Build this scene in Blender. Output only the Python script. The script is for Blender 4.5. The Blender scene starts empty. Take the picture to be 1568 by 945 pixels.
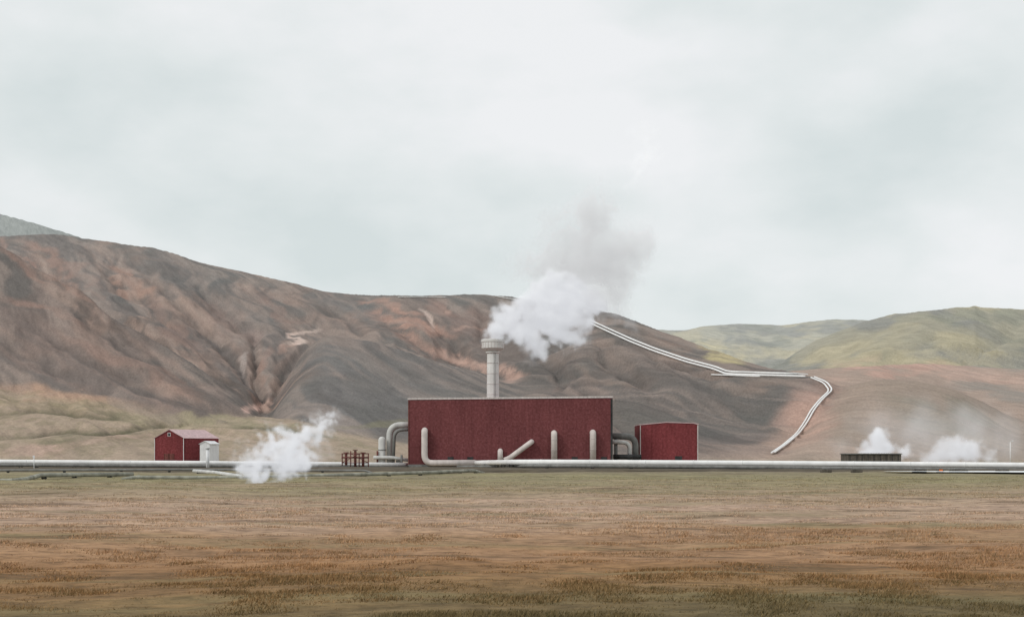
import bpy, math, random
import numpy as np
from mathutils import Vector
from mathutils.bvhtree import BVHTree
random.seed(7); rng=np.random.default_rng(7)
sc=bpy.context.scene
COL=sc.collection
EYE=5.0; F=2000.0; CX=784.0; HY=690.0

def px_point(b,e,Y):
    """world point at distance Y from an image pixel column / row"""
    return Vector(((b-CX)/F*Y, Y, EYE+(HY-e)/F*Y))
def lin(r,g,b):
    f=lambda c:(c/255/12.92) if c/255<=0.04045 else ((c/255+0.055)/1.055)**2.4
    return (f(r),f(g),f(b),1.0)

# ------------------------------------------------------------------ noise
def h2(ix,iy,s):
    n=(ix.astype(np.int64)*374761393+iy.astype(np.int64)*668265263+s*144269504)&0xffffffff
    n=((n^(n>>13))*1274126177)&0xffffffff
    return ((n^(n>>16))&0xffff)/65535.0
def vn(x,y,s=0):
    ix=np.floor(x);iy=np.floor(y);fx=x-ix;fy=y-iy
    fx=fx*fx*fx*(fx*(fx*6-15)+10);fy=fy*fy*fy*(fy*(fy*6-15)+10)
    a=h2(ix,iy,s);b=h2(ix+1,iy,s);c=h2(ix,iy+1,s);d=h2(ix+1,iy+1,s)
    return (a*(1-fx)+b*fx)*(1-fy)+(c*(1-fx)+d*fx)*fy
def fbm(x,y,s=0,o=4,g=0.5):
    r=0;a=1;t=0
    for i in range(o):
        r=r+a*vn(x*2**i+17.3*i,y*2**i+9.1*i,s+i);t+=a;a*=g
    return r/t
def ridged(x,y,s=0,o=4):
    r=0;a=1;t=0
    for i in range(o):
        r=r+a*(1-np.abs(2*vn(x*2**i+3.3*i,y*2**i+5.1*i,s+i)-1));t+=a;a*=0.45
    return r/t
def sm(a,b,x):
    t=np.clip((x-a)/(b-a),0,1);return t*t*(3-2*t)

# ------------------------------------------------------------------ materials
def newmat(name):
    m=bpy.data.materials.new(name);m.use_nodes=True
    nt=m.node_tree;bs=nt.nodes['Principled BSDF']
    bs.inputs['Specular IOR Level'].default_value=0.15
    bs.inputs['Roughness'].default_value=0.9
    return m,nt,bs
def N(nt,t,**k):
    n=nt.nodes.new(t)
    for a,v in k.items(): setattr(n,a,v)
    return n
def mixc(nt,mode,fac,a,b):
    n=nt.nodes.new('ShaderNodeMix');n.data_type='RGBA';n.blend_type=mode
    for s,v in ((n.inputs[0],fac),(n.inputs[6],a),(n.inputs[7],b)):
        if isinstance(v,bpy.types.NodeSocket): nt.links.new(v,s)
        else: s.default_value=v
    return n.outputs[2]
def noise(nt,vec,scale,detail=4,rough=0.55):
    n=nt.nodes.new('ShaderNodeTexNoise');n.inputs['Scale'].default_value=scale
    n.inputs['Detail'].default_value=detail;n.inputs['Roughness'].default_value=rough
    if vec is not None: nt.links.new(vec,n.inputs['Vector'])
    return n.outputs['Fac']
def ramp(nt,fac,stops):
    n=nt.nodes.new('ShaderNodeValToRGB');cr=n.color_ramp
    while len(cr.elements)<len(stops): cr.elements.new(0.5)
    for e,(p,c) in zip(cr.elements,stops): e.position=p;e.color=c
    nt.links.new(fac,n.inputs[0]);return n.outputs[0]
def math_(nt,op,a,b=None,clamp=False):
    n=nt.nodes.new('ShaderNodeMath');n.operation=op;n.use_clamp=clamp
    for s,v in ((n.inputs[0],a),(n.inputs[1],b)):
        if v is None: continue
        if isinstance(v,bpy.types.NodeSocket): nt.links.new(v,s)
        else: s.default_value=v
    return n.outputs[0]
def scaled(nt,vec,s):
    n=nt.nodes.new('ShaderNodeVectorMath');n.operation='MULTIPLY';nt.links.new(vec,n.inputs[0]);n.inputs[1].default_value=s
    return n.outputs[0]
def bump(nt,bs,h,strength,dist):
    b=nt.nodes.new('ShaderNodeBump');b.inputs['Strength'].default_value=strength;b.inputs['Distance'].default_value=dist
    nt.links.new(h,b.inputs['Height']);nt.links.new(b.outputs[0],bs.inputs['Normal'])
G=lambda v:(v,v,v,1)

def paint(name,c,var=0.25,scale=1.5,rough=0.7,stain=True,metal=0.0):
    m,nt,bs=newmat(name)
    geo=N(nt,'ShaderNodeNewGeometry').outputs['Position']
    n1=noise(nt,geo,scale,6);n2=noise(nt,scaled(nt,geo,(1.2,1.2,0.12)),scale*1.3,4)
    f=ramp(nt,n1,[(0.3,G(1-var)),(0.7,G(1+var*0.4))])
    col=mixc(nt,'MULTIPLY',1.0,c,f)
    if stain:
        f2=ramp(nt,n2,[(0.35,G(1-var)),(0.6,G(1.0))])
        col=mixc(nt,'MULTIPLY',1.0,col,f2)
    nt.links.new(col,bs.inputs['Base Color']);bs.inputs['Roughness'].default_value=rough;bs.inputs['Metallic'].default_value=metal
    return m
def red_wall(name,c):
    m,nt,bs=newmat(name)
    geo=N(nt,'ShaderNodeNewGeometry').outputs['Position']
    fine=noise(nt,geo,1.4,6,0.8)
    big=noise(nt,scaled(nt,geo,(1,1,0.5)),0.12,4)
    streak=noise(nt,scaled(nt,geo,(1.6,1.6,0.07)),0.9,5)
    col=mixc(nt,'MULTIPLY',1.0,c,ramp(nt,fine,[(0.38,G(0.74)),(0.5,G(0.97)),(0.64,(1.35,1.6,1.6,1))]))
    col=mixc(nt,'MULTIPLY',1.0,col,ramp(nt,big,[(0.3,G(0.82)),(0.7,G(1.14))]))
    col=mixc(nt,'MULTIPLY',1.0,col,ramp(nt,streak,[(0.3,G(0.85)),(0.55,G(1.03))]))
    sep=N(nt,'ShaderNodeSeparateXYZ');nt.links.new(geo,sep.inputs[0])
    px=math_(nt,'FRACT',math_(nt,'DIVIDE',sep.outputs[0],6.26))
    seam=math_(nt,'LESS_THAN',px,0.02)
    col=mixc(nt,'MIX',math_(nt,'MULTIPLY',seam,0.2),col,lin(70,30,32))
    dirt=ramp(nt,math_(nt,'ADD',math_(nt,'DIVIDE',sep.outputs[2],5.0),math_(nt,'MULTIPLY',streak,0.6)),[(0.25,G(0.75)),(0.9,G(1))])
    col=mixc(nt,'MULTIPLY',1.0,col,dirt)
    nt.links.new(col,bs.inputs['Base Color']);bump(nt,bs,fine,0.35,0.12)
    return m
M_red=red_wall('red_pebbledash',(0.172,0.054,0.056,1))
M_red2=red_wall('red_barn_wall',(0.21,0.048,0.052,1))
M_coping=paint('pale_coping',(0.66,0.6,0.58,1),0.2)
M_pipe=paint('pipe_cladding',(0.62,0.62,0.60,1),0.18,0.5,0.45)
M_pipew=paint('white_pipe_cladding',(0.85,0.85,0.84,1),0.08,0.4,0.4)
M_beige=paint('beige_pipe',(0.66,0.60,0.57,1),0.14,0.5,0.6)
M_conc=paint('chimney_cladding',(0.72,0.71,0.69,1),0.13,0.3,0.5)
M_dark=paint('dark_steel',(0.06,0.06,0.06,1),0.4,1.0,0.6)
M_pipedk=paint('grey_pipe',(0.22,0.22,0.21,1),0.25,0.6,0.5)
M_moss=paint('weathered_pipe',(0.36,0.36,0.30,1),0.35,0.5,0.7)
M_rust=paint('rusty_steel',(0.2,0.075,0.065,1),0.4,1.0,0.8)
M_roof=paint('faded_red_roof',(0.6,0.44,0.45,1),0.15,0.8,0.5)
M_white=paint('white_metal',(0.78,0.79,0.8,1),0.1,0.8,0.5)
M_box=paint('dark_timber',(0.14,0.125,0.105,1),0.4,1.2,0.9)
M_orange=paint('orange_paint',(0.7,0.2,0.06,1),0.2)
M_glass=paint('dark_window',(0.03,0.03,0.035,1),0.1,1,0.2,False)

# ------------------------------------------------------------------ mesh helpers
def obj_from(name,verts,faces,mat=None,smooth=False):
    me=bpy.data.meshes.new(name);me.from_pydata([tuple(v) for v in verts],[],faces);me.update()
    if smooth: me.polygons.foreach_set('use_smooth',[True]*len(me.polygons))
    o=bpy.data.objects.new(name,me);COL.objects.link(o)
    if mat: me.materials.append(mat)
    return o
def box(name,x0,x1,y0,y1,z0,z1,mat,bev=0.05):
    v=[(x0,y0,z0),(x1,y0,z0),(x1,y1,z0),(x0,y1,z0),(x0,y0,z1),(x1,y0,z1),(x1,y1,z1),(x0,y1,z1)]
    f=[(3,2,1,0),(4,5,6,7),(0,1,5,4),(1,2,6,5),(2,3,7,6),(3,0,4,7)]
    o=obj_from(name,v,f,mat)
    if bev:
        b=o.modifiers.new('bev','BEVEL');b.width=bev;b.segments=2
    return o
def fillet(pts,r,n=7):
    pts=[Vector(p) for p in pts];out=[pts[0]]
    for i in range(1,len(pts)-1):
        a,b,c=pts[i-1],pts[i],pts[i+1]
        rr=min(r,(a-b).length*0.49,(c-b).length*0.49)
        p0=b+(a-b).normalized()*rr;p1=b+(c-b).normalized()*rr
        for k in range(n+1):
            t=k/n;out.append(p0.lerp(b,t).lerp(b.lerp(p1,t),t))
    out.append(pts[-1]);return out
def tube(name,pts,r,mat,fr=0.0,seg=16,radii=None,flange=0):
    P=fillet(pts,fr) if fr>0 else [Vector(p) for p in pts]
    V=[];Fc=[];up=None
    for i,p in enumerate(P):
        t=(P[min(i+1,len(P)-1)]-P[max(i-1,0)]).normalized()
        if up is None: up=t.orthogonal().normalized()
        up=(up-t*up.dot(t)).normalized();s=t.cross(up)
        rr=radii[i] if radii else r
        for k in range(seg):
            a=2*math.pi*k/seg;V.append(p+(up*math.cos(a)+s*math.sin(a))*rr)
    n=len(P)
    for i in range(n-1):
        for k in range(seg):
            a=i*seg+k;b=i*seg+(k+1)%seg;Fc.append((a,b,b+seg,a+seg))
    Fc.append(tuple(range(seg-1,-1,-1)));Fc.append(tuple((n-1)*seg+k for k in range(seg)))
    o=obj_from(name,V,Fc,mat,True)
    return o
def lathe(name,x,y,prof,mat,seg=40):
    V=[];Fc=[]
    for (r,z) in prof:
        for k in range(seg):
            a=2*math.pi*k/seg;V.append((x+r*math.cos(a),y+r*math.sin(a),z))
    for i in range(len(prof)-1):
        for k in range(seg):
            a=i*seg+k;b=i*seg+(k+1)%seg;Fc.append((a,b,b+seg,a+seg))
    o=obj_from(name,V,Fc,mat,False)
    o.data.polygons.foreach_set('use_smooth',[True]*len(o.data.polygons))
    e=o.modifiers.new('es','EDGE_SPLIT');e.split_angle=math.radians(35)
    return o
def group(name,parts):
    e=bpy.data.objects.new(name,None);COL.objects.link(e);e.empty_display_size=1
    for p in parts: p.parent=e
    return e

# ------------------------------------------------------------------ hills (height field)
NC,NR=930,560
bx=np.linspace(-420,1990,NC)
tt=np.linspace(0,1,NR);Yr=500*(3600/500)**tt
B,Y=np.meshgrid(bx,Yr)
X=(B-CX)/F*Y
def prof(tab,x):
    t=np.array(tab,float);
    return np.interp(x,t[:,0],t[:,1])
def smoothprof(tab,x,w=14):
    r=0
    for k,wt in ((-1,.25),(0,.5),(1,.25)): r=r+wt*prof(tab,x+k*w)
    return r
layers=[];TC=[]
def layer(crest,depth,foot,p=1.15,gully=14,back=0.35,gs=70,seed=0,ang=30,w=10):
    ce=smoothprof(crest,B,w);Yc=smoothprof(depth,B,60) if isinstance(depth,list) else depth+0*B
    Yf=smoothprof(foot,B,40) if isinstance(foot,list) else foot+0*B
    Yc=Yc+ (fbm(B/160.,B*0+seed,seed+50,3)-0.5)*120*(Yc/1500)
    Zc=EYE+(HY-ce)/F*Yc
    t=np.clip((Y-Yf)/(Yc-Yf),0,None)
    tc=np.minimum(t,1)
    Z=Zc*tc**p
    ov=np.maximum(Y-Yc,0)
    Z=Z-back*ov*ov/(ov+60)
    a=math.radians(ang);q=X*math.cos(a)+Y*math.sin(a);s=-X*math.sin(a)+Y*math.cos(a)
    wq=q+ (fbm(X/190.,Y/190.,seed+3,2)-.5)*110
    rg=ridged(wq/gs,s/(gs*5.5),seed,3)
    rg2=ridged(wq/(gs*.3),s/(gs*1.9),seed+9,3)
    mask=np.clip(4*tc*(1.0-tc),0,1)**0.8*sm(0,25,Zc)
    Z=Z+mask*gully*((rg-0.62)*1.8+(rg2-.6)*0.55)
    Z=np.where(t<=0,-4,Z-4*(1-sm(0,0.04,t)))
    layers.append(Z);TC.append(tc);return q
q=layer([(-420,560),(0,584),(80,592),(150,603),(220,625),(260,640),(330,634),(400,637),(450,643),(520,655),(600,668),(700,688),(760,705),(1990,705)],
      840,540,p=0.95,gully=5,gs=50,seed=1,w=14)                                                     # 0 foothill
layer([(-420,330),(-200,350),(0,376),(60,408),(120,440),(170,485),(240,522),(320,573),(365,600),(400,634),(450,680),(500,720),(1990,720)],
      [(-420,1200),(0,1120),(250,980),(420,880),(500,860)],700,p=1.1,gully=11,gs=100,seed=11,back=.95)  # 1 spur A
layer([(-420,350),(-100,365),(0,362),(20,360),(60,358),(100,359),(125,364),(190,373),(240,380),(262,386),(310,403),(370,415),(440,431),(500,447),(560,452),(650,452),(740,450),(790,455),(850,463),(915,474),(950,482),(985,496),(1000,503),(1050,520),(1100,538),(1150,556),(1200,568),(1260,580),(1330,610),(1400,650),(1500,700),(1990,720)],
      [(-420,1700),(0,1650),(500,1550),(750,1450),(900,1250),(1000,1150),(1200,950),(1300,880),(1990,800)],[(-420,800),(500,820),(700,800),(820,680),(900,620),(1990,560)],p=1.2,gully=18,gs=95,seed=21) # 2 main
layer([(-420,720),(385,720),(403,640),(425,600),(445,560),(470,530),(500,512),(560,520),(620,538),(700,561),(780,575),(850,595),(900,612),(1000,650),(1060,700),(1990,720)],
      1020,680,p=1.05,gully=5,gs=110,seed=31,back=.7,w=16)                                                             # 3 spur B
layer([(-420,720),(1150,720),(1200,680),(1250,620),(1290,592),(1340,581),(1390,581),(1450,592),(1500,613),(1540,634),(1600,652),(1700,640),(1990,620)],
      820,560,p=0.9,gully=5,gs=80,seed=41)                                                              # 4 right knoll
layer([(-420,720),(1000,720),(1100,590),(1200,568),(1300,562),(1400,556),(1500,560),(1568,566),(1990,575)],
      1350,860,p=1.1,gully=8,gs=90,seed=51)                                                             # 5 red shelf
layer([(-420,720),(1050,720),(1130,600),(1190,556),(1250,521),(1320,493),(1370,480),(1420,475),(1470,470),(1487,469.5),(1490,467.5),(1494,467.5),(1498,469.5),(1568,473),(1750,480),(1990,500)],
      1950,1250,p=1.0,gully=26,gs=140,seed=61,w=3)                                                          # 6 green hill
layer([(-420,720),(800,720),(900,560),(1000,504),(1050,506),(1070,500),(1130,495),(1200,498),(1240,492),(1280,488),(1330,490),(1500,500),(1990,520)],
      2700,1700,p=1.0,gully=34,gs=180,seed=71)                                                          # 7 far green
layer([(-420,210),(-200,270),(0,327),(60,343),(120,362),(200,395),(300,440),(500,500),(800,720),(1990,720)],
      2600,1800,p=1.0,gully=20,gs=150,seed=81)                                                          # 8 far left
L=np.stack(layers)
dom=np.argmax(L,0)
H=L[0]
for z in L[1:]:
    k=4.0;hh=np.clip(0.5+0.5*(z-H)/k,0,1);H=H*(1-hh)+z*hh+k*hh*(1-hh)
wx=(fbm(X/35.,Y/50.,240,4)-.5);wy=(fbm(X/35.,Y/50.,250,4)-.5)
def polydist(pts,bb,ee):
    D=np.full(B.shape,1e9);T=np.zeros(B.shape);n=len(pts)-1
    for i,((x0,y0),(x1,y1)) in enumerate(zip(pts[:-1],pts[1:])):
        dx,dy=x1-x0,y1-y0;t=np.clip(((bb-x0)*dx+(ee-y0)*dy)/(dx*dx+dy*dy),0,1)
        d=np.hypot(bb-x0-t*dx,ee-y0-t*dy);T=np.where(d<D,(i+t)/n,T);D=np.minimum(D,d)
    return D,np.clip(T*3,0,1)*np.clip((1-T)*6,0,1)*.85+.15
isdark=(dom==1)|(dom==2)|(dom==3)
PE=HY-F*(H-EYE)/Y
crestfade=1-sm(.86,.99,np.where(dom==2,TC[2],np.where(dom==1,TC[1]*.9,.5)))
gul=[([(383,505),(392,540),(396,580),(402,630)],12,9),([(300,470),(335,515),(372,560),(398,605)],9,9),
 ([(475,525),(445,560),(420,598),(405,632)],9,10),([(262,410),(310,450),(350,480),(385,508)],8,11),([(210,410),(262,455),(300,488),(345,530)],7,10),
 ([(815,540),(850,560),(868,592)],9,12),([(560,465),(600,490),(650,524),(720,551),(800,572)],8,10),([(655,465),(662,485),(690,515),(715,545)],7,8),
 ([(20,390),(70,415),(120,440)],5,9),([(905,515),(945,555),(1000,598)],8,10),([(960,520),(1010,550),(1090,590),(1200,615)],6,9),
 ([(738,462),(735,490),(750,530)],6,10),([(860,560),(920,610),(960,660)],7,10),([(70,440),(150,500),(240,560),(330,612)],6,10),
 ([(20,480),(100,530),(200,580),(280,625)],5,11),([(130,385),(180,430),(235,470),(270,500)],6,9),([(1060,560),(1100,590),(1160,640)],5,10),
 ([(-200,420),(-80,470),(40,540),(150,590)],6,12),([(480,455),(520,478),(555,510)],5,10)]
wb=B+wx*34;we=PE+wy*24
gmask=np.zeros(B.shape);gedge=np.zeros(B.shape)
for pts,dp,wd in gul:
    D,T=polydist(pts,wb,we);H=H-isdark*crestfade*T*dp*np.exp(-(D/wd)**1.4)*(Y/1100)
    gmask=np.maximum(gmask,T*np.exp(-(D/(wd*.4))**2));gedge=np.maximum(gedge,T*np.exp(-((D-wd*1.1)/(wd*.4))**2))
for pts,dp,wd in [([(1180,560),(1260,545),(1330,520)],8,8),([(1340,575),(1380,540),(1440,510)],8,10),([(1460,570),(1500,530),(1560,505)],8,10)]:
    D,T=polydist(pts,wb,we);H=H-(dom==6)*T*dp*np.exp(-(D/wd)**1.3)
fl=[([(-100,676),(0,667),(60,661),(105,655),(160,660),(205,653),(255,644),(320,641)],3.0,6),([(300,652),(380,652),(440,655),(520,668)],2.0,5),([(-60,640),(60,628),(140,632),(210,640)],2.0,6)]
fm=np.zeros(B.shape)
for pts,dp,wd in fl:
    D,T=polydist(pts,B+wx*16,PE+wy*14);H=H-(dom==0)*T*dp*np.exp(-(D/wd)**1.5);fm=np.maximum(fm,T*np.exp(-((D)/(wd*.7))**2))
H=H+(fbm(X/18.,Y/30.,5,4)-.5)*1.8*sm(2,30,H)+(fbm(X/6.,Y/9.,6,3)-.5)*.8*sm(2,15,H)
PE=HY-F*(H-EYE)/Y      # image pixel row of each vertex, places the colour patches
# ---- soil colour, with distance haze painted in
cols=[(156,138,118),(120,107,100),(113,104,99),(108,105,103),(148,132,118),(158,138,124),(146,140,118),(158,154,134),(124,130,127)]
LC=np.array([lin(*c)[:3] for c in cols])
C=np.zeros(B.shape+(3,))
e=np.exp((L-L.max(0))/1.5);e/=e.sum(0)
for i in range(len(cols)): C+=e[i][...,None]*LC[i]
def tint(mask,c):
    global C
    C=C*(1-mask[...,None])+np.array(lin(*c)[:3])*mask[...,None]
a=math.radians(30);qq=X*math.cos(a)+Y*math.sin(a);ss=-X*math.sin(a)+Y*math.cos(a)
st=fbm((qq+(fbm(X/120.,Y/120.,301,2)-.5)*120)/42.,ss/320.,200,4,.55)
st2=fbm((qq+(fbm(X/90.,Y/90.,302,2)-.5)*60)/11.,ss/150.,210,4,.55)
leftmask=sm(720,400,B)*isdark
tint(sm(.48,.66,st)*.6*isdark*(0.3+0.7*leftmask),(154,128,113))
tint(sm(.5,.66,st2)*.45*isdark,(86,82,79))
tint(sm(.55,.7,fbm(X/50.,Y/80.,230,3))*.45*isdark,(100,100,97))
tint(sm(.5,.68,1-st2)*.38*isdark,(160,142,130))
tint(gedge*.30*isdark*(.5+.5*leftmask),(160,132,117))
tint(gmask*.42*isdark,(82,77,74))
def patch(px,py,rx,ry,ang,c,s=0.8,edge=0.5):
    a=math.radians(ang);dx=B+wx*55-px;dy=PE+wy*38-py
    u=(dx*math.cos(a)+dy*math.sin(a))/rx;v=(-dx*math.sin(a)+dy*math.cos(a))/ry
    d=np.sqrt(u*u+v*v)
    tint((1-sm(1-edge,1+edge*.6,d))*s*(0.55+0.45*sm(.35,.6,st2)),c)
# grey ash slopes
patch(560,560,120,50,15,(110,108,106),.6);patch(640,590,140,22,5,(108,104,100),.6)
patch(90,540,170,50,25,(126,109,101),.4);patch(330,450,120,24,22,(98,97,95),.6)
patch(560,478,60,14,15,(102,103,102),.6);patch(1120,610,110,34,8,(102,98,94),.65);patch(1130,650,100,18,3,(92,92,89),.6)
patch(840,560,35,40,60,(88,84,81),.65);patch(960,560,90,30,20,(102,95,90),.55);patch(980,640,80,30,8,(100,97,92),.65)
# red / oxidised earth
R=(164,128,112);R2=(180,146,130);P=(208,184,170)
patch(600,470,55,7,14,R,.85);patch(640,500,70,8,12,R,.9);patch(690,470,28,12,25,R,.5);patch(655,530,60,8,22,R,.7)
patch(715,550,45,7,14,R2,.8);patch(785,565,24,9,10,R2,.8);patch(730,500,45,25,30,(132,108,98),.6)
patch(660,485,7,20,-15,P,.8);patch(700,470,10,8,0,R2,.6);patch(720,500,25,5,0,R2,.4)
patch(466,517,22,4,-5,P,.8);patch(442,534,24,6,-45,R2,.6);patch(410,560,8,30,20,R,.4)
patch(388,627,14,6,0,(216,176,160),.9);patch(410,620,14,8,-50,R2,.6);patch(388,520,10,18,10,(146,126,118),.6)
patch(375,555,4,24,12,(168,154,146),.7)
patch(190,430,45,12,35,(158,124,107),.75);patch(90,400,70,10,30,(152,119,104),.65);patch(60,470,80,6,22,(152,122,108),.6)
patch(30,400,50,7,35,(160,124,108),.6);patch(350,500,14,50,-55,(142,116,104),.5);patch(270,500,60,10,38,(144,116,104),.5)
patch(200,560,110,8,24,(150,121,107),.5);patch(100,430,60,6,30,(154,123,108),.55);patch(430,480,40,8,40,(144,116,104),.5)
patch(130,475,80,6,40,(82,78,75),.55);patch(230,515,70,7,35,(80,76,73),.65);patch(340,590,60,7,32,(82,78,75),.6)  # dark grey bands along the spur line
patch(1010,525,60,8,22,(138,116,103),.5);patch(930,580,60,7,20,(138,120,108),.5);patch(950,500,40,8,25,(98,94,90),.5)
# foothill
patch(90,605,110,10,8,(180,144,118),.75);patch(80,620,150,12,5,(152,136,106),.6);patch(300,645,140,8,3,(152,141,110),.7)
patch(140,668,90,5,-6,(104,102,78),.7);patch(90,682,170,8,-6,(172,143,127),.75);patch(210,676,80,4,-8,(138,122,98),.6)
patch(430,660,150,10,6,(140,133,106),.6);patch(560,650,70,6,0,(122,118,92),.6);patch(470,690,160,8,0,(150,136,119),.6)
patch(10,650,90,10,0,(154,137,117),.6)
fh=fbm(X/9.,Y/16.,280,4)*.6+fbm(X/3.,Y/6.,285,3)*.4
tint(sm(.5,.62,fh)*.35*(dom==0),(126,118,88));tint(sm(.5,.62,1-fh)*.25*(dom==0),(176,152,132))
tint(fm*.75*(dom==0),(86,84,62))
# pipeline slope to the right
patch(1240,640,32,70,35,(178,144,128),.85,.7);patch(1270,690,160,12,0,(174,150,134),.6);patch(1200,680,40,20,0,(162,136,120),.6)
patch(1340,625,60,40,10,(156,136,121),.6);patch(1420,640,90,26,25,(126,120,106),.7);patch(1480,625,60,12,28,(124,120,104),.6)
patch(1540,600,90,16,15,(132,128,121),.7);patch(1380,563,110,8,2,(180,144,128),.9);patch(1500,575,90,8,3,(182,150,134),.7)
patch(1180,590,60,10,5,(144,122,108),.5)
gm=((dom==6)|(dom==7))
tint(sm(.5,.64,fbm(X/110.,Y/200.,260,4))*.6*gm,(174,161,122));tint(sm(.46,.60,fbm(X/90.,Y/160.,270,4))*.85*gm,(120,120,115))
tint(sm(.55,.7,fbm(X/40.,Y/90.,275,4))*.55*gm,(110,113,98))
patch(1450,520,130,20,-5,(152,146,120),.4);patch(1500,545,120,14,4,(128,128,122),.75);patch(1105,540,45,9,18,(184,171,124),.85)
patch(1470,482,110,6,-3,(138,137,114),.7)
lum=(C@np.array([.3,.55,.15]))[...,None]
C=lum+(C-lum)*.84
C=C*1.05
far=(sm(900,3300,Y)*.42)[...,None]  # aerial haze painted into the vertex colour, stronger with distance
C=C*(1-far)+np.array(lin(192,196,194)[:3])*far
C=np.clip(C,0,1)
def gridmesh(name,X,Y,Z,Ccol=None,mat=None):
    nr,nc=X.shape
    co=np.stack([X,Y,Z],-1).reshape(-1,3).astype(np.float32)
    i=np.arange(nr*nc).reshape(nr,nc)
    f=np.stack([i[:-1,:-1],i[:-1,1:],i[1:,1:],i[1:,:-1]],-1).reshape(-1,4)
    me=bpy.data.meshes.new(name);me.vertices.add(len(co));me.vertices.foreach_set('co',co.ravel())
    me.loops.add(f.size);me.loops.foreach_set('vertex_index',f.ravel().astype(np.int32))
    me.polygons.add(len(f));me.polygons.foreach_set('loop_start',np.arange(0,f.size,4,dtype=np.int32))
    me.update(calc_edges=True)
    me.polygons.foreach_set('use_smooth',np.ones(len(f),bool))
    if Ccol is not None:
        at=me.color_attributes.new('soil','FLOAT_COLOR','POINT')
        c4=np.concatenate([Ccol.reshape(-1,3),np.ones((len(co),1))],1).astype(np.float32)
        at.data.foreach_set('color',c4.ravel())
    o=bpy.data.objects.new(name,me);COL.objects.link(o)
    if mat: me.materials.append(mat)
    return o,co,f
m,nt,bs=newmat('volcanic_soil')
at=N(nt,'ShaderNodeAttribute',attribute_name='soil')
geo=N(nt,'ShaderNodeNewGeometry').outputs['Position']
rot=N(nt,'ShaderNodeVectorRotate',rotation_type='Z_AXIS');rot.inputs['Angle'].default_value=math.radians(-30);nt.links.new(geo,rot.inputs['Vector'])
n1=noise(nt,scaled(nt,rot.outputs[0],(1,.18,.3)),.16,7,.62);n2=noise(nt,scaled(nt,geo,(1,.5,.6)),.8,6,.7)
col=mixc(nt,'MULTIPLY',1.0,at.outputs['Color'],ramp(nt,n1,[(.3,G(.82)),(.7,(1.15,1.14,1.13,1))]))
col=mixc(nt,'MULTIPLY',1.0,col,ramp(nt,n2,[(.35,G(.84)),(.62,G(1.12))]))
nt.links.new(col,bs.inputs['Base Color']);bs.inputs['Roughness'].default_value=1
bump(nt,bs,math_(nt,'ADD',n1,math_(nt,'MULTIPLY',n2,.2)),.5,3.0)
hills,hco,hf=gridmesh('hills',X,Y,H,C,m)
bvh=BVHTree.FromPolygons([Vector(c) for c in hco.tolist()],hf.tolist(),epsilon=0.0)
def ground_at(b,e):
    o=Vector((0,0,EYE));d=(px_point(b,e,1000)-o).normalized()
    h=bvh.ray_cast(o,d)
    return h[0]

# ------------------------------------------------------------------ ground plain
def field_color(nt,geo):
    sep=N(nt,'ShaderNodeSeparateXYZ');nt.links.new(geo,sep.inputs[0])
    big=noise(nt,scaled(nt,geo,(.35,1,1)),.035,5,.6)
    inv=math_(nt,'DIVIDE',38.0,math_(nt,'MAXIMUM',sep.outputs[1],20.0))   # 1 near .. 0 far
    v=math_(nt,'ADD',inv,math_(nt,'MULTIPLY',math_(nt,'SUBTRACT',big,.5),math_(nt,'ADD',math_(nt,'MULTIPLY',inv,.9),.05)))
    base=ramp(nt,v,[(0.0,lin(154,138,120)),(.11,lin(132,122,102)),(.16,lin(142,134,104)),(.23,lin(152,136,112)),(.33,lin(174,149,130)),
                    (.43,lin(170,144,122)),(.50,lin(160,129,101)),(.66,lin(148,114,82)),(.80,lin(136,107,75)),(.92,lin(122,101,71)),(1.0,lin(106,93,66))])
    return base,sep
m,nt,bs=newmat('dry_moorland')
geo=N(nt,'ShaderNodeNewGeometry').outputs['Position']
base,sep=field_color(nt,geo)
nA=noise(nt,scaled(nt,geo,(.4,1,1)),.16,7,.65);nB=noise(nt,scaled(nt,geo,(.6,1,1)),1.3,6,.7);nC=noise(nt,scaled(nt,geo,(.12,1,1)),.09,5,.6)
col=mixc(nt,'MULTIPLY',1.0,base,ramp(nt,nA,[(.32,G(.72)),(.5,G(1.02)),(.7,(1.2,1.2,1.18,1))]))
col=mixc(nt,'MULTIPLY',1.0,col,ramp(nt,nB,[(.36,G(.60)),(.5,G(1.0)),(.65,G(1.30))]))
col=mixc(nt,'MIX',math_(nt,'MULTIPLY',ramp(nt,nC,[(.52,G(0)),(.64,G(1))]),.5),col,lin(128,124,90))
nD=noise(nt,scaled(nt,geo,(.2,1,1)),.25,4,.6)
col=mixc(nt,'MIX',math_(nt,'MULTIPLY',ramp(nt,nD,[(.57,G(0)),(.64,G(1))]),.6),col,lin(90,74,56))
nt.links.new(col,bs.inputs['Base Color']);bs.inputs['Roughness'].default_value=1
bump(nt,bs,math_(nt,'ADD',nB,nA),.8,.4)
ya=np.concatenate([np.linspace(-900,10,12)[:-1],np.geomspace(10,700,420),np.geomspace(720,9000,25)])
xa=np.concatenate([-np.geomspace(9000,420,14)[:-1],np.linspace(-400,400,330),np.geomspace(420,9000,14)])
GX,GY=np.meshgrid(xa,ya)
def gz(x,y):
    near=sm(15,60,y)*(1-sm(420,520,y))*(1-sm(390,420,np.abs(x)))
    z=near*((fbm(x/22.,y/14.,400,4)-.5)*.9+(fbm(x/4.,y/3.,410,3)-.5)*.34*(1-sm(200,330,y)))
    return z*(1-sm(370,395,y)*.85)
GZ=gz(GX,GY)
gridmesh('ground',GX,GY,GZ,None,m)
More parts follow.
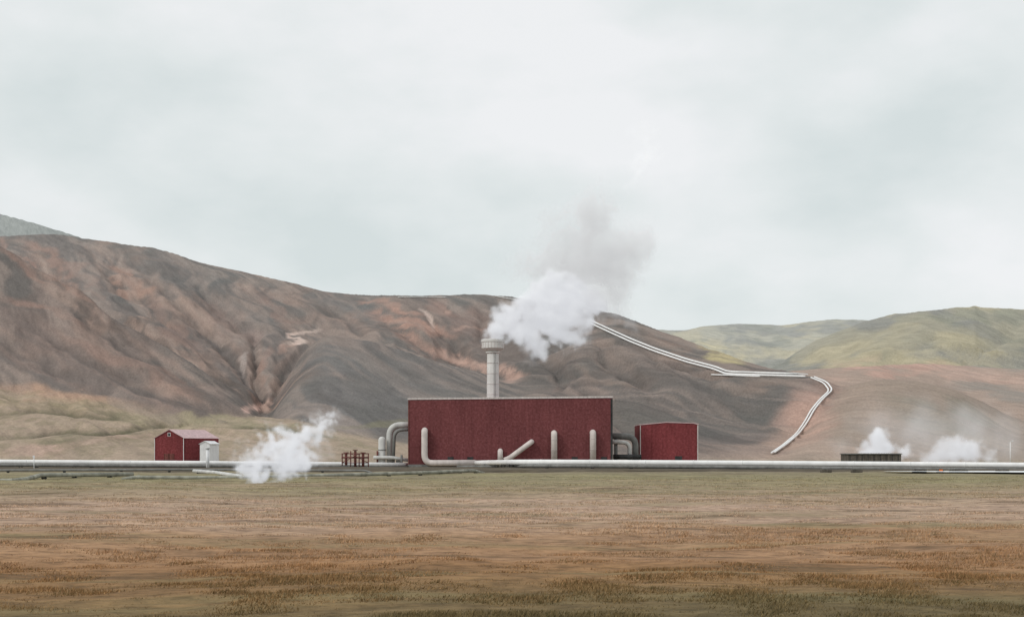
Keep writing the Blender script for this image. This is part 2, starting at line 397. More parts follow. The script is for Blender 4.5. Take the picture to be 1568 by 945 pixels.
# strip added and coloured for the dark gap under the pipelines
m,nt,bs=newmat('dark_strip')
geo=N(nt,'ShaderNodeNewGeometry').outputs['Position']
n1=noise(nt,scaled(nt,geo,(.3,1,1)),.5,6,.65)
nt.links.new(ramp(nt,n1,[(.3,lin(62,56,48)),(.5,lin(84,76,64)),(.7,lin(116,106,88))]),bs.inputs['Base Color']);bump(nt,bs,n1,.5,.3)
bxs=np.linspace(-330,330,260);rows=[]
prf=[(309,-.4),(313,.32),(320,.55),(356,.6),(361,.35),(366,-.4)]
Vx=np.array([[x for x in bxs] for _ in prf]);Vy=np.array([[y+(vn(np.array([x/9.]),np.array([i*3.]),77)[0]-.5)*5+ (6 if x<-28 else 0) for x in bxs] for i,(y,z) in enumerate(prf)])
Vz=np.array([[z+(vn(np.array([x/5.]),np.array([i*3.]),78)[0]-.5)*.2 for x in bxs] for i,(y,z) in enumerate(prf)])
gridmesh('under_pipe_strip',Vx,Vy,Vz,None,m)

# ------------------------------------------------------------------ grass
m,nt,bs=newmat('dry_grass')
geo=N(nt,'ShaderNodeNewGeometry').outputs['Position']
base,sep=field_color(nt,geo)
oi=N(nt,'ShaderNodeAttribute',attribute_name='tone')
col=mixc(nt,'MULTIPLY',1.0,base,ramp(nt,oi.outputs['Fac'],[(0,(.5,.6,.52,1)),(.4,(1.0,1.0,.95,1)),(.75,(1.42,1.36,1.26,1)),(1,(1.8,1.75,1.65,1))]))
nt.links.new(col,bs.inputs['Base Color'])
def grass():
    n=120000
    y=34*(260/34)**(rng.random(n)**1.2);x=(rng.random(n)*2-1)*(y*.47+3)
    pat=fbm(x/2.6,y/2.0,500,4)*.6+fbm(x/11.,y/7.,520,3)*.4
    keep=rng.random(n)<sm(.42,.58,pat)*.92+.08
    x=x[keep];y=y[keep];pat=pat[keep];n=len(x)
    nb=6
    X0=np.repeat(x,nb);Y0=np.repeat(y,nb);sp=.10+.0010*Y0
    X1=X0+rng.normal(0,1,n*nb)*sp*1.6;Y1=Y0+rng.normal(0,1,n*nb)*sp
    Z1=gz(X1,Y1)-.03
    hgt=(.05+.10*rng.random(n*nb)**1.5)*np.repeat(.5+1.0*sm(.4,.7,pat),nb)
    w=.012+.00022*Y1*(.6+.8*rng.random(n*nb))
    ang=rng.random(n*nb)*math.pi;lx=rng.normal(.03,.06,n*nb);ly=rng.normal(0,.06,n*nb)
    dx=np.cos(ang)*w;dy=np.sin(ang)*w*.5
    a_=np.stack([X1-dx,Y1-dy,Z1],-1);b_=np.stack([X1+dx,Y1+dy,Z1],-1);c_=np.stack([X1+lx,Y1+ly,Z1+hgt],-1)
    co=np.stack([a_,b_,c_],1).reshape(-1,3).astype(np.float32);k=len(co)
    me=bpy.data.meshes.new('grass');me.vertices.add(k);me.vertices.foreach_set('co',co.ravel())
    me.loops.add(k);me.loops.foreach_set('vertex_index',np.arange(k,dtype=np.int32))
    me.polygons.add(k//3);me.polygons.foreach_set('loop_start',np.arange(0,k,3,dtype=np.int32))
    me.update(calc_edges=True)
    at=me.attributes.new('tone','FLOAT','POINT')
    clump=(fbm(x/1.6,y/1.6,540,3)-.5)*.7
    tone=np.repeat(np.clip(rng.normal(.46,.2,n*nb)+np.repeat(rng.normal(0,.12,n)+clump,nb),0,1),3)
    at.data.foreach_set('value',tone.astype(np.float32))
    me.materials.append(m)
    o=bpy.data.objects.new('grass',me);COL.objects.link(o)
grass()

# ------------------------------------------------------------------ power plant
def wall_block(name,x0,x1,y0,y1,ztab,mat):
    """extruded block whose top follows ztab [(x,z)]"""
    V=[];n=len(ztab)
    for y in (y0,y1):
        for x,z in ztab: V.append((x,y,z))
        for x,z in ztab: V.append((x,y,-.5))
    Fc=[]
    for i in range(n-1):
        Fc.append((n+i,n+i+1,i+1,i));Fc.append((2*n+i,2*n+i+1,3*n+i+1,3*n+i));Fc.append((i,i+1,2*n+i+1,2*n+i))
    Fc.append((0,2*n,3*n,n));Fc.append((n-1,2*n-1,4*n-1,3*n-1))
    return obj_from(name,V,Fc,mat)
parts=[]
x0,x1,yf,yb=-31.8,30.8,400.,428.
parts.append(wall_block('walls',x0,x1,yf,yb,[(x0,20.65),(x1,21.25)],M_red))
def slab(name,x0,z0,x1,z1,y0,y1,h,mat):
    V=[(x0,y0,z0),(x1,y0,z1),(x1,y1,z1),(x0,y1,z0)];V+=[(a,b,c+h) for a,b,c in V]
    return obj_from(name,V,[(3,2,1,0),(4,5,6,7),(0,1,5,4),(1,2,6,5),(2,3,7,6),(3,0,4,7)],mat)
parts.append(slab('front_coping',x0-.15,20.652,x1+.15,21.252,yf-.18,yf+.6,.55,M_coping))
parts.append(slab('rear_coping',x0-.15,20.652,x1+.15,21.252,yb-.6,yb+.18,.55,M_coping))
parts.append(slab('left_coping',x0-.15,20.652,x0+.45,20.66,yf+.602,yb-.602,.55,M_coping))
parts.append(slab('right_coping',x1-.45,21.25,x1+.15,21.252,yf+.602,yb-.602,.55,M_coping))
parts.append(box('corner_strip_right',x1-.6,x1+.02,yf-.12,yf-.003,0,20.9,M_dark,0.02))
parts.append(box('corner_strip_left',x0-.02,x0+.35,yf-.12,yf-.003,0,20.3,M_rust,0.02))
parts.append(box('plinth',x0-.1,x1+.1,yf-.25,yf-.005,-.4,.9,M_pipedk,0.03))
def riser(nm,b,top,bot,r=.95,yy=398.6):
    p=px_point(b,top,yy);q_=px_point(b,bot,yy)
    o=[tube(nm,[(p.x,400.3,p.z-r),(p.x,yy,p.z-r),(p.x,yy,q_.z)],r,M_beige,1.3,20)]
    z=p.z-3
    while z>q_.z+1:
        o.append(tube(nm+'_band',[(p.x,yy,z),(p.x,yy,z+.16)],r+.05,M_coping,0,20));z-=3.1
    return o
parts+=riser('riser_pipe',848.5,658,706);parts+=riser('riser_pipe_b',908,657,706);parts+=riser('riser_pipe_c',766,686,706,.8)
pa=px_point(650,654,398.4)
parts.append(tube('corner_riser',[(pa.x,400.3,pa.z-.9),(pa.x,398.4,pa.z-.9),(pa.x,398.4,px_point(0,708.5,398.4).z),(px_point(728,708,398.4).x,398.4,px_point(0,708,398.4).z)],.95,M_beige,2.6,20))
da=px_point(814,676,398.5);db=px_point(780,701,398.5);dc=px_point(772,704,398.5)
parts.append(tube('slanting_pipe',[(da.x,400.3,da.z),(da.x,398.5,da.z),tuple(db),tuple(dc)],.8,M_beige,1.0,20))
for i,b in enumerate((690,720,880,925)):
    p=px_point(b,704,399.8);parts.append(box('service_door',p.x-.9,p.x+.9,399.85,399.99,.0,3.2,M_dark,0.02))
group('power_plant_building',parts)

# chimney
cy=414.0;cxm=(754.8-CX)/F*cy
def zc(e): return EYE+(HY-e)/F*cy
s=cy/F
prof_=[(1.95,zc(612)),(1.9,zc(575)),(1.85,zc(541)),(2.3,zc(540)),(2.3,zc(538.6)),(1.9,zc(538.4)),(3.35,zc(534)),(3.5,zc(533)),(3.5,zc(524)),(3.7,zc(523.5)),(3.7,zc(520)),(3.5,zc(519.5)),(3.2,zc(519.5)),(3.1,zc(530)),(1.7,zc(540)),(1.7,zc(600))]
parts=[lathe('shaft',cxm,cy,prof_,M_conc)]
for k in range(22):
    a=2*math.pi*k/22;c_,s_=math.cos(a),math.sin(a)
    parts.append(box('crown_rib',cxm+c_*3.52-.07,cxm+c_*3.52+.07,cy+s_*3.52-.07,cy+s_*3.52+.07,zc(533.2),zc(523.8),M_coping,0))
for e_ in (556,572,588,604): parts.append(lathe('shaft_band',cxm,cy,[(1.88,zc(e_)),(2.0,zc(e_)),(2.0,zc(e_-.7)),(1.88,zc(e_-.7))],M_coping))
for dx in (0,.5): parts.append(tube('ladder_rail',[(cxm+.4+dx,cy-2.0,zc(610)),(cxm+.4+dx,cy-1.95,zc(541))],.05,M_pipedk,0,6))
group('chimney',parts)

# annex
parts=[];ax0,ax1=(980-CX)/F*410,(1069-CX)/F*410
za=lambda e:EYE+(HY-e)/F*410
parts.append(wall_block('walls',ax0,ax1,410,428,[(ax0,za(650.5)),(ax0+8.2,za(646.6)),(ax1-1.4,za(648)),(ax1,za(650))],M_red2))
parts.append(slab('coping_a',ax0-.1,za(650.5)+.002,ax0+8.2,za(646.6)+.002,409.85,428.1,.28,M_roof))
parts.append(slab('coping_b',ax0+8.202,za(646.6)+.002,ax1-1.4,za(648)+.002,409.85,428.1,.28,M_roof))
parts.append(slab('coping_c',ax1-1.398,za(648)+.002,ax1+.1,za(650)+.002,409.85,428.1,.28,M_roof))
parts.append(box('corner_strip',ax1-.28,ax1+.03,409.87,409.995,0,za(650.4),M_coping,.02))
parts.append(box('corner_strip_left',ax0-.03,ax0+.25,409.87,409.995,0,za(651),M_coping,.02))
parts.append(box('side_door',ax0+11,ax0+13.2,409.9,409.995,0,3.4,M_dark,.02))
group('annex_building',parts)

# ducts between plant and annex
def sp(b,e,y): return tuple(px_point(b,e,y))
parts=[tube('upper_duct',[(30.0,408,px_point(0,667,408).z),sp(973,668,408),sp(973,712,408)],1.0,M_pipedk,3,18),
 tube('inner_duct',[(30.0,406,px_point(0,676,406).z),sp(964,677,406),sp(964,712,406)],.65,M_pipe,2.2,16),
 tube('duct_leg',[sp(943,672,407),sp(943,714,407)],.55,M_pipedk,0,12),
 tube('duct_header',[sp(939,699,405),sp(982,699,405)],.8,M_dark,0,14)]
group('steam_duct',parts)

# pipes left of plant
parts=[tube('tall_bend',[(-31.0,408,px_point(0,650.5,408).z),sp(596.5,650.5,408),sp(596.5,713,408)],1.0,M_pipe,4.2,20),
 tube('lower_bend',[(-31.0,405,px_point(0,657,405).z),sp(604,658,405),sp(602,712,405)],.5,M_pipedk,3.2,14)]
for b,t_,r in ((585,668,1.15),(611,700,.9)):
    p=px_point(b,t_,406)
    parts.append(lathe('separator_vessel',p.x,406,[(r,0),(r,p.z-.9),(r*.8,p.z-.35),(r*.4,p.z-.05),(.02,p.z)],M_pipe,24))
    parts.append(lathe('vessel_band',p.x,406,[(r,p.z*.55),(r+.12,p.z*.55),(r+.12,p.z*.55+.3),(r,p.z*.55+.3)],M_pipedk,24))
parts.append(tube('link_pipe',[sp(572,700,404),sp(600,700,404),sp(625,704,404)],.55,M_pipe,1,14))
parts.append(tube('valve_stem',[sp(578,690,405),sp(578,712,405)],.3,M_rust,0,10))
parts.append(tube('valve_stem_b',[sp(615,696,402),sp(615,714,402)],.35,M_pipedk,0,10))
group('separator_pipework',parts)

# rusty wellhead frame
parts=[];Yw=370.
for b in (524,537,550,564):
    for yy in (Yw,Yw+4):
        p=px_point(b,690+ (0 if b in(537,) else 4),yy);parts.append(tube('post',[(p.x,yy,0),(p.x,yy,p.z)],.16,M_rust,0,8))
for e_ in (694,700,708):
    for yy in (Yw,Yw+4): parts.append(tube('rail',[sp(523,e_,yy),sp(565,e_,yy)],.13 if e_!=700 else .22,M_rust,0,8))
for b in (530,544,556):
    p=px_point(b,688 if b==544 else 692,Yw+2)
    parts.append(tube('valve_body',[(p.x,Yw+2,0),(p.x,Yw+2,p.z-.3)],.38,M_rust,0,12))
    parts.append(lathe('hand_wheel',p.x,Yw+2,[(.1,p.z-.25),(.75,p.z-.2),(.75,p.z),(.1,p.z+.02)],M_rust,16))
parts.append(tube('brace',[sp(524,708,Yw-.3),sp(550,694,Yw-.3)],.1,M_rust,0,6))
parts.append(tube('brace_b',[sp(564,708,Yw-.3),sp(537,694,Yw-.3)],.1,M_rust,0,6))
group('wellhead_frame',parts)

# ------------------------------------------------------------------ barn and shed
def gable_house(name,bx0,bx1,yfr,depth,eave,ridge,ridge_pos,wm,rm,shift,win=True):
    xa_,xb_=bx0,bx1;xr=bx0+(bx1-bx0)*ridge_pos
    V=[(xa_,yfr,-.3),(xb_,yfr,-.3),(xb_,yfr,eave),(xr,yfr,ridge),(xa_,yfr,eave)]
    V+=[(x+shift,y+depth,z) for x,y,z in V]
    walls=obj_from('walls',V,[(0,1,2,3,4),(9,8,7,6,5),(1,6,7,2),(0,4,9,5)],wm)
    def panel(nm,a,b,over=.35,th=.15):
        d=Vector((b[0]-a[0],0,b[1]-a[1])).normalized();e0=Vector((a[0],0,a[1]))-d*0;e1=Vector((b[0],0,b[1]))+d*over
        n=Vector((-d.z,0,d.x)); 
        if n.z<0:n=-n
        vs=[]
        for yy,sh in ((yfr-.3,0),(yfr+depth+.3,shift)):
            for p in (e0+n*.01,e1+n*.01,e1+n*th,e0+n*th): vs.append((p.x+sh,yy,p.z))
        return obj_from(nm,vs,[(0,1,2,3),(7,6,5,4),(0,4,5,1),(1,5,6,2),(2,6,7,3),(3,7,4,0)],rm)
    ps=[walls,panel('roof_left',(xr,ridge),(xa_,eave)),panel('roof_right',(xr,ridge),(xb_,eave))]
    if win:
        ps.append(box('gable_window',xr-.55,xr+.55,yfr-.08,yfr-.003,eave+.6,eave+2.0,M_white,.02))
        ps.append(box('gable_window_pane',xr-.4,xr+.4,yfr-.11,yfr-.083,eave+.75,eave+1.85,M_glass,0))
        ps.append(box('barn_door',xr-2.0,xr+2.0,yfr-.1,yfr-.004,0,4.0,M_rust,.03))
        ps.append(box('gutter_trim',xa_-.12,xa_+.05,yfr-.1,yfr-.003,0,eave,M_white,0))
        ps.append(box('corner_trim',xb_-.1,xb_+.12,yfr-.1,yfr-.003,0,eave,M_white,0))
    return group(name,ps)
s5=500/F
gable_house('red_barn',(237-CX)*s5,(281-CX)*s5,500,13,EYE+(690-670)*s5,EYE+(690-657.5)*s5,.5,M_red2,M_roof,10.5)
gable_house('white_shed',(307-CX)*s5,(322-CX)*s5,499,6,EYE+(690-679)*s5,EYE+(690-675)*s5,.5,M_white,M_white,2.2,False)
p=px_point(318,687,345)
parts=[tube('post',[(p.x,345,0),(p.x,345,p.z)],.45,M_white,0,14),lathe('cap',p.x,345,[(.45,p.z),(.65,p.z+.02),(.65,p.z+.35),(.02,p.z+.55)],M_pipe,16)]
group('vent_post',parts)

# ------------------------------------------------------------------ long pipelines
def pipeline(name,pts,r,mat,fr=3.0,step=14.0,sup=M_dark,seg=18,bands=True):
    P=[Vector(p) for p in pts];ps=[tube('pipe',P,r,mat,fr,seg)]
    Q=fillet(P,fr) if fr else P
    acc=0;nxt=step*.4
    for a_,b_ in zip(Q[:-1],Q[1:]):
        l=(b_-a_).length
        while nxt<=acc+l:
            c=a_.lerp(b_,(nxt-acc)/max(l,1e-6));d=(b_-a_).normalized()
            ps.append(tube('joint_band',[c-d*.12+d*1.5,c+d*.12+d*1.5],r+.04,mat,0,seg))
            gz_=float(gz(np.array([c.x]),np.array([c.y]))[0])-.3
            if c.z-r>gz_+.2:
                for sx in (-.6,.6): ps.append(box('support_leg',c.x+sx*r-.12,c.x+sx*r+.12,c.y-.15,c.y+.15,gz_,c.z-r*.72,sup,0))
                ps.append(box('support_beam',c.x-r*1.1,c.x+r*1.1,c.y-.22,c.y+.22,c.z-r*1.15-.18,c.z-r*1.02,sup,0))
            nxt+=step*random.uniform(.85,1.15)
        acc+=l
    return group(name,ps)
pipeline('steam_pipeline',[sp(-300,703,352),sp(0,706.5,352),sp(300,708.5,356),sp(560,710.5,385),(-31.4,403.5,px_point(0,711,403).z)],.62,M_pipew,4)
pipeline('steam_pipeline',[sp(-300,708,345),sp(0,711.5,345),sp(300,713,348),sp(560,714,374),(-31.4,401.5,px_point(0,714,401).z)],.42,M_pipedk,4)
pipeline('steam_pipeline',[(px_point(727.5,708,398.4).x,398.4,px_point(0,708,398.4).z),sp(750,707.6,393),sp(790,707.2,345),sp(850,707.3,335),sp(1140,708.8,330),sp(1568,712.0,322),sp(1900,716,318)],.72,M_pipew,8)
pipeline('steam_pipeline',[sp(700,714,396),sp(760,713.5,392),sp(800,712.8,341),sp(860,713,331),sp(1140,715,326),sp(1568,719,318),sp(1900,723,312)],.42,M_pipedk,8,11)
pipeline('water_pipe',[sp(-200,737,218),sp(20,735.5,222),sp(40,733,226),sp(62,727,236),sp(203,725.5,255),],.40,M_moss,1.0,8)
pipeline('water_pipe',[sp(188,733.5,236),sp(205,730.5,240),sp(366,731,240),sp(480,728,250),sp(640,723.5,270),sp(725,720,290),sp(740,724,300)],.36,M_moss,1.0,9)
pipeline('water_pipe',[sp(297,720.5,290),sp(330,723,280),sp(368,729,252)],.4,M_pipe,1.0,7)
pipeline('water_pipe',[sp(-200,724,300),sp(0,719.5,305),sp(300,718.5,305),sp(560,720,300),sp(575,726,300)],.24,M_pipedk,1,12)

# ------------------------------------------------------------------ pipeline over the hills
def hill_line(tab,off,r,n=10,lift=1.3):
    pts=[]
    for (b0,e0),(b1,e1) in zip(tab[:-1],tab[1:]):
        for k in range(n):
            t=k/n;g=ground_at(b0+(b1-b0)*t+off[0],e0+(e1-e0)*t+off[1])
            if g: pts.append(g)
    g=ground_at(tab[-1][0]+off[0],tab[-1][1]+off[1])
    if g: pts.append(g)
    out=[]
    for i in range(len(pts)):
        s_=Vector((0,0,0));c=0
        for j in range(max(0,i-2),min(len(pts),i+3)): s_+=pts[j];c+=1
        out.append(s_/c+Vector((0,0,lift)))
    return out
tab=[(898,494),(930,509),(965,525),(1000,539),(1050,556),(1092,567),(1112,575),(1170,577),(1240,579)]
tab2=[(1240,579),(1262,588),(1271,600),(1256,614),(1243,630),(1232,650),(1219,668),(1200,684),(1180,698)]
for off in ((0,0),(2.5,-3.6)):
    A=hill_line(tab,off,.8)
    Bp=hill_line(tab2,(off[0]*2-1,off[1]*.3),.8,8,1.1)
    group('hill_pipeline',[tube('upper_run',A,.68,M_pipew,0,10),tube('lower_run',Bp,.5,M_pipew,0,10)])
group('hill_pipeline',[tube('branch',hill_line([(1085,576),(1120,577),(1170,579)],(0,0),.6,8),.5,M_pipew,0,10)])
for tb in ([(605,456),(640,456),(690,456.5)],[(756,454),(775,458),(800,461)]):
    A=hill_line(tb,(0,0),.8,8,1.2)
    if len(A)>2: group('hill_pipeline',[tube('ridge_run',A,.5,M_pipe,0,10)])

# ------------------------------------------------------------------ right-hand details
p0=px_point(1297,693.5,420);p1=px_point(1380,693.5,420)
parts=[box('body',p0.x,p1.x,420,428,-.2,p0.z-.3,M_box,.04),box('roof',p0.x-.3,p1.x+.3,419.6,428.4,p0.z-.298,p0.z,M_pipedk,.03)]
for k in range(9):
    xx=p0.x+1+k*(p1.x-p0.x-2)/8;parts.append(box('batten',xx-.08,xx+.08,419.9,419.997,0,p0.z-.35,M_dark,0))
group('pump_shed',parts)
p=px_point(1547,676,400)
parts=[tube('pole',[(p.x,400,0),(p.x,400,p.z)],.13,M_pipew,0,8),tube('arm',[(p.x,400,p.z),(p.x,398.6,p.z+.3)],.09,M_pipew,0,8),box('lamp_head',p.x-.28,p.x+.28,397.9,398.7,p.z+.15,p.z+.4,M_white,.04)]
group('street_lamp',parts)
for b in (52,):
    p=px_point(b,697,330);group('marker_post',[tube('post',[(p.x,330,0),(p.x,330,p.z)],.12,M_white,0,8),box('plate',p.x-.25,p.x+.25,329.8,329.87,p.z-.5,p.z,M_white,0)])
# pond with a near-white base colour
m,nt,bs=newmat('pond_water');bs.inputs['Base Color'].default_value=(.80,.83,.84,1);bs.inputs['Roughness'].default_value=.25;bs.inputs['Specular IOR Level'].default_value=.5
g=N(nt,'ShaderNodeNewGeometry').outputs['Position'];bump(nt,bs,noise(nt,g,.8,3),.1,.1)
V=[];c0=Vector((124,293));n=60
for k in range(n):
    a_=2*math.pi*k/n;r_=1+.12*math.sin(3*a_)+.06*math.sin(7*a_+1);V.append((c0.x+36*r_*math.cos(a_),c0.y+12*r_*math.sin(a_),.42))
obj_from('pond',V,[tuple(range(n))],m)
for b,w in ((1265,1.2),(1312,1.2),(1408,1.5),(1440,.7),(1468,2.0),(1535,1.4)):
    p=px_point(b,724,300);ps=[box('block',p.x-w,p.x+w,299.4,301,-.2,.8,M_box,.15),box('cap',p.x-w*.6,p.x+w*.6,299.6,300.8,.802,1.1,M_pipedk,.08)]
    if w==.7: ps.append(box('marking',p.x-.5,p.x+.3,299.2,299.38,.1,.8,M_orange,.02))
    group('valve_box',ps)

# ------------------------------------------------------------------ steam (voxel volumes)
def steam_mat(name,emis_col,emis,dens,colr=(1,1,1,1)):
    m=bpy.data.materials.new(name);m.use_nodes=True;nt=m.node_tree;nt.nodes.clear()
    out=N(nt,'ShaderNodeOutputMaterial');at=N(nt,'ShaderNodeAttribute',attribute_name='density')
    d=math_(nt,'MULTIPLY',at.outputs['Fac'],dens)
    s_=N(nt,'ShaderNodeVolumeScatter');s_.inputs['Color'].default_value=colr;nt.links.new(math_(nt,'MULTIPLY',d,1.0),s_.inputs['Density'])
    e_=N(nt,'ShaderNodeEmission');e_.inputs['Color'].default_value=emis_col;nt.links.new(math_(nt,'MULTIPLY',d,emis),e_.inputs['Strength'])  # added glow stands in for light scattered repeatedly inside the steam
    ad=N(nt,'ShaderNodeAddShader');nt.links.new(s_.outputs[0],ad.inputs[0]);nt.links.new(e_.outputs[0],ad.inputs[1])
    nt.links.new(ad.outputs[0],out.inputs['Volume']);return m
def steam(name,groups,Yd,mat,vox,nscale,pad=6):
    """groups: list of (spheres[(b,e,r)], density, warp, edge width, fluff)"""
    ng=bpy.data.node_groups.new(name,'GeometryNodeTree')
    ng.interface.new_socket('Geometry',in_out='INPUT',socket_type='NodeSocketGeometry')
    ng.interface.new_socket('Geometry',in_out='OUTPUT',socket_type='NodeSocketGeometry')
    go=ng.nodes.new('NodeGroupOutput');pos=ng.nodes.new('GeometryNodeInputPosition').outputs[0]
    lo=Vector((1e9,)*3);hi=-lo;tot=None
    for sph,dn,warp,edge,fl in groups:
        nz=ng.nodes.new('ShaderNodeTexNoise');nz.inputs['Scale'].default_value=nscale*.7;nz.inputs['Detail'].default_value=4
        ng.links.new(pos,nz.inputs['Vector'])
        sub=ng.nodes.new('ShaderNodeVectorMath');sub.operation='SUBTRACT';ng.links.new(nz.outputs['Color'],sub.inputs[0]);sub.inputs[1].default_value=(.5,.5,.5)
        mul=ng.nodes.new('ShaderNodeVectorMath');mul.operation='SCALE';ng.links.new(sub.outputs[0],mul.inputs[0]);mul.inputs['Scale'].default_value=warp*3.2
        ad=ng.nodes.new('ShaderNodeVectorMath');ng.links.new(pos,ad.inputs[0]);ng.links.new(mul.outputs[0],ad.inputs[1])
        P=ad.outputs[0];cur=None
        for (b,e_,r) in sph:
            r_=r*Yd/F;c=px_point(b,e_,Yd);c.y+=random.uniform(-.5,.5)*r_
            for k in range(3):lo[k]=min(lo[k],c[k]-r_-pad);hi[k]=max(hi[k],c[k]+r_+pad)
            dd=ng.nodes.new('ShaderNodeVectorMath');dd.operation='DISTANCE';ng.links.new(P,dd.inputs[0]);dd.inputs[1].default_value=c
            x_=math_(ng,'SUBTRACT',dd.outputs['Value'],r_)
            if cur is None: cur=x_
            else:
                n_=ng.nodes.new('ShaderNodeMath');n_.operation='SMOOTH_MIN';ng.links.new(cur,n_.inputs[0]);ng.links.new(x_,n_.inputs[1]);n_.inputs[2].default_value=edge*.5;cur=n_.outputs[0]
        vo=ng.nodes.new('ShaderNodeTexVoronoi');vo.feature='SMOOTH_F1';vo.inputs['Scale'].default_value=nscale*1.8;vo.inputs['Smoothness'].default_value=.3
        ng.links.new(P,vo.inputs['Vector'])
        cur=math_(ng,'ADD',cur,math_(ng,'MULTIPLY',math_(ng,'SUBTRACT',vo.outputs['Distance'],.45),warp*1.6))
        n3=ng.nodes.new('ShaderNodeTexNoise');n3.inputs['Scale'].default_value=nscale*2.4;n3.inputs['Detail'].default_value=5;n3.inputs['Roughness'].default_value=.62
        ng.links.new(pos,n3.inputs['Vector'])
        cur=math_(ng,'ADD',cur,math_(ng,'MULTIPLY',math_(ng,'SUBTRACT',n3.outputs[0],.5),warp*2.2))
        mr=ng.nodes.new('ShaderNodeMapRange');mr.inputs['From Min'].default_value=0;mr.inputs['From Max'].default_value=-edge;mr.inputs['To Min'].default_value=0;mr.inputs['To Max'].default_value=dn
        mr.interpolation_type='SMOOTHSTEP'
        ng.links.new(cur,mr.inputs['Value']);v=mr.outputs[0]
        if fl>0:
            n4=ng.nodes.new('ShaderNodeTexNoise');n4.inputs['Scale'].default_value=nscale*.9;n4.inputs['Detail'].default_value=4
            ng.links.new(P,n4.inputs['Vector'])
            v=math_(ng,'MULTIPLY',v,math_(ng,'ADD',math_(ng,'MULTIPLY',math_(ng,'SUBTRACT',n4.outputs[0],.5),fl*6),1.0,True))
        tot=v if tot is None else math_(ng,'ADD',tot,v)
    lo.z=max(lo.z,-.2) if lo.z<3 else lo.z
    vc=ng.nodes.new('GeometryNodeVolumeCube')
    ng.links.new(tot,vc.inputs['Density']);vc.inputs['Min'].default_value=lo;vc.inputs['Max'].default_value=hi
    for k,a_ in enumerate('XYZ'): vc.inputs['Resolution '+a_].default_value=max(8,int((hi[k]-lo[k])/vox))
    smn=ng.nodes.new('GeometryNodeSetMaterial');smn.inputs['Material'].default_value=mat
    ng.links.new(vc.outputs[0],smn.inputs[0]);ng.links.new(smn.outputs[0],go.inputs[0])
    me=bpy.data.meshes.new(name);me.materials.append(mat)
    o=bpy.data.objects.new(name,me);COL.objects.link(o)
    md=o.modifiers.new('steam','NODES');md.node_group=ng
    return o
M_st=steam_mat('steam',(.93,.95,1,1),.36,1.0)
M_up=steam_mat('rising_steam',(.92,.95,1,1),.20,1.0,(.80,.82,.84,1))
core=[(757,514,17),(768,505,20),(773,489,19),(786,478,22),(793,508,24),(812,500,28),(828,455,28),(850,440,26),(840,480,36),(868,468,35),(882,445,30),(858,502,25),(824,526,22),(880,510,20),(905,462,28),(893,488,20),(806,468,22),(752,521,12)]
thin=[(828,412,44),(862,388,52),(905,352,50),(893,400,60),(938,400,56),(930,445,48),(900,328,46),(960,380,48),(945,480,30),(972,495,20),(812,535,18),(800,405,34),(880,522,24),(850,345,34),(930,325,36),(915,300,26)]
steam('steam_plume',[(core,.5,2.6,2.6,0)],414,M_st,.5,.16)
steam('steam_plume',[(thin,.20,5.0,9,.4)],416,M_up,.8,.14)
g1=[(388,722,22),(398,702,22),(412,684,21),(432,706,30),(398,733,20),(450,684,24),(456,706,24),(472,668,19),(488,655,18),(503,642,14),(430,730,18),(470,692,14),(440,668,16)]
steam('steam_plume',[(g1,.9,1.6,1.5,0),([(470,690,38),(502,650,30),(385,705,32),(430,668,26),(514,634,20)],.2,2.2,3.5,.4)],205,M_st,.25,.36,3)
g2=[(1325,690,18),(1345,676,20),(1362,688,17),(1345,694,20),(1382,692,13),(1350,664,14)]
g3=[(1440,692,24),(1465,686,24),(1490,692,22),(1425,702,18),(1515,698,16)]
steam('steam_plume',[(g2,.45,1.7,2.6,.1),(g3,.26,2.2,3.6,.3)],450,M_st,.6,.2,4)
steam('drifting_steam',[([(1400,665,62),(1480,658,60),(1340,652,48),(1550,675,52),(1290,688,34)],.024,4,10,.35)],455,M_st,1.6,.09,4)
M_th=steam_mat('thin_steam',(.8,.84,.88,1),.34,1.0,(.5,.54,.58,1))
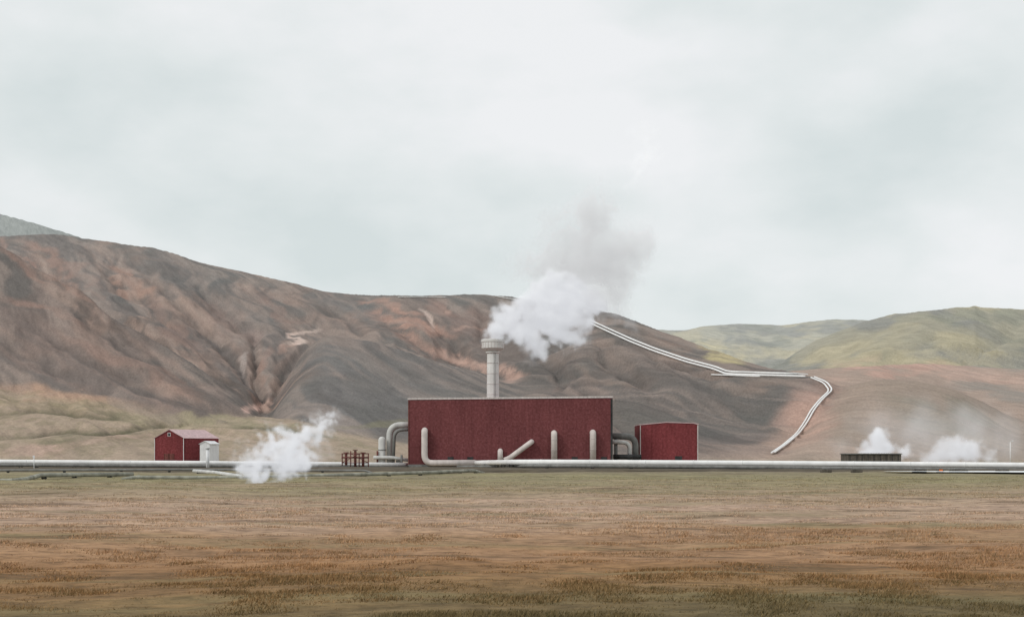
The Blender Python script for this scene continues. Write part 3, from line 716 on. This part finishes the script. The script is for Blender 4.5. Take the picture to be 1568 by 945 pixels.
steam('drifting_steam',[([(990,205,28),(985,235,30),(975,262,24)],.08,5,7,.2)],414,M_th,1.1,.14)

# ------------------------------------------------------------------ world, sun, camera
w=bpy.data.worlds.new('World');sc.world=w;w.use_nodes=True;nt=w.node_tree
bg=nt.nodes['Background'];bg.inputs['Strength'].default_value=.1
sky=N(nt,'ShaderNodeTexSky',sky_type='NISHITA');sky.sun_disc=False;sky.sun_elevation=math.radians(40);sky.sun_rotation=math.radians(236)
tc=N(nt,'ShaderNodeTexCoord').outputs['Generated']
n1=noise(nt,scaled(nt,tc,(1,1,1.7)),3.2,4,.5);n2=noise(nt,scaled(nt,tc,(1,1,2.0)),9,6,.55)
sep=N(nt,'ShaderNodeSeparateXYZ');nt.links.new(tc,sep.inputs[0])
mm=math_(nt,'ADD',math_(nt,'MULTIPLY',n1,.70),math_(nt,'MULTIPLY',n2,.30))
mm=math_(nt,'ADD',mm,math_(nt,'MULTIPLY',sep.outputs[2],.25))
cl=ramp(nt,mm,[(.42,(.68,.74,.74,1)),(.54,(.78,.82,.82,1)),(.66,(.88,.89,.90,1))])
cl=mixc(nt,'MULTIPLY',1.0,cl,(10.1,10.1,10.1,1))
nt.links.new(mixc(nt,'MIX',.95,sky.outputs[0],cl),bg.inputs['Color'])
sd=bpy.data.lights.new('sun','SUN');sd.energy=1.35;sd.angle=math.radians(14);sd.color=(1,.97,.92)
so=bpy.data.objects.new('sun',sd);COL.objects.link(so)
el=math.radians(40);az=math.radians(236)
d=Vector((math.sin(az)*math.cos(el),math.cos(az)*math.cos(el),math.sin(el)))
so.rotation_euler=d.to_track_quat('Z','Y').to_euler()
cd=bpy.data.cameras.new('camera');co_=bpy.data.objects.new('camera',cd);COL.objects.link(co_)
co_.location=(0,0,EYE);co_.rotation_euler=(math.radians(90),0,0)
cd.sensor_width=36;cd.lens=36*F/1568;cd.shift_y=(690-472)/1568;cd.clip_end=20000;cd.clip_start=.5
sc.camera=co_
sc.view_settings.view_transform='Standard';sc.view_settings.look='None';sc.view_settings.exposure=0
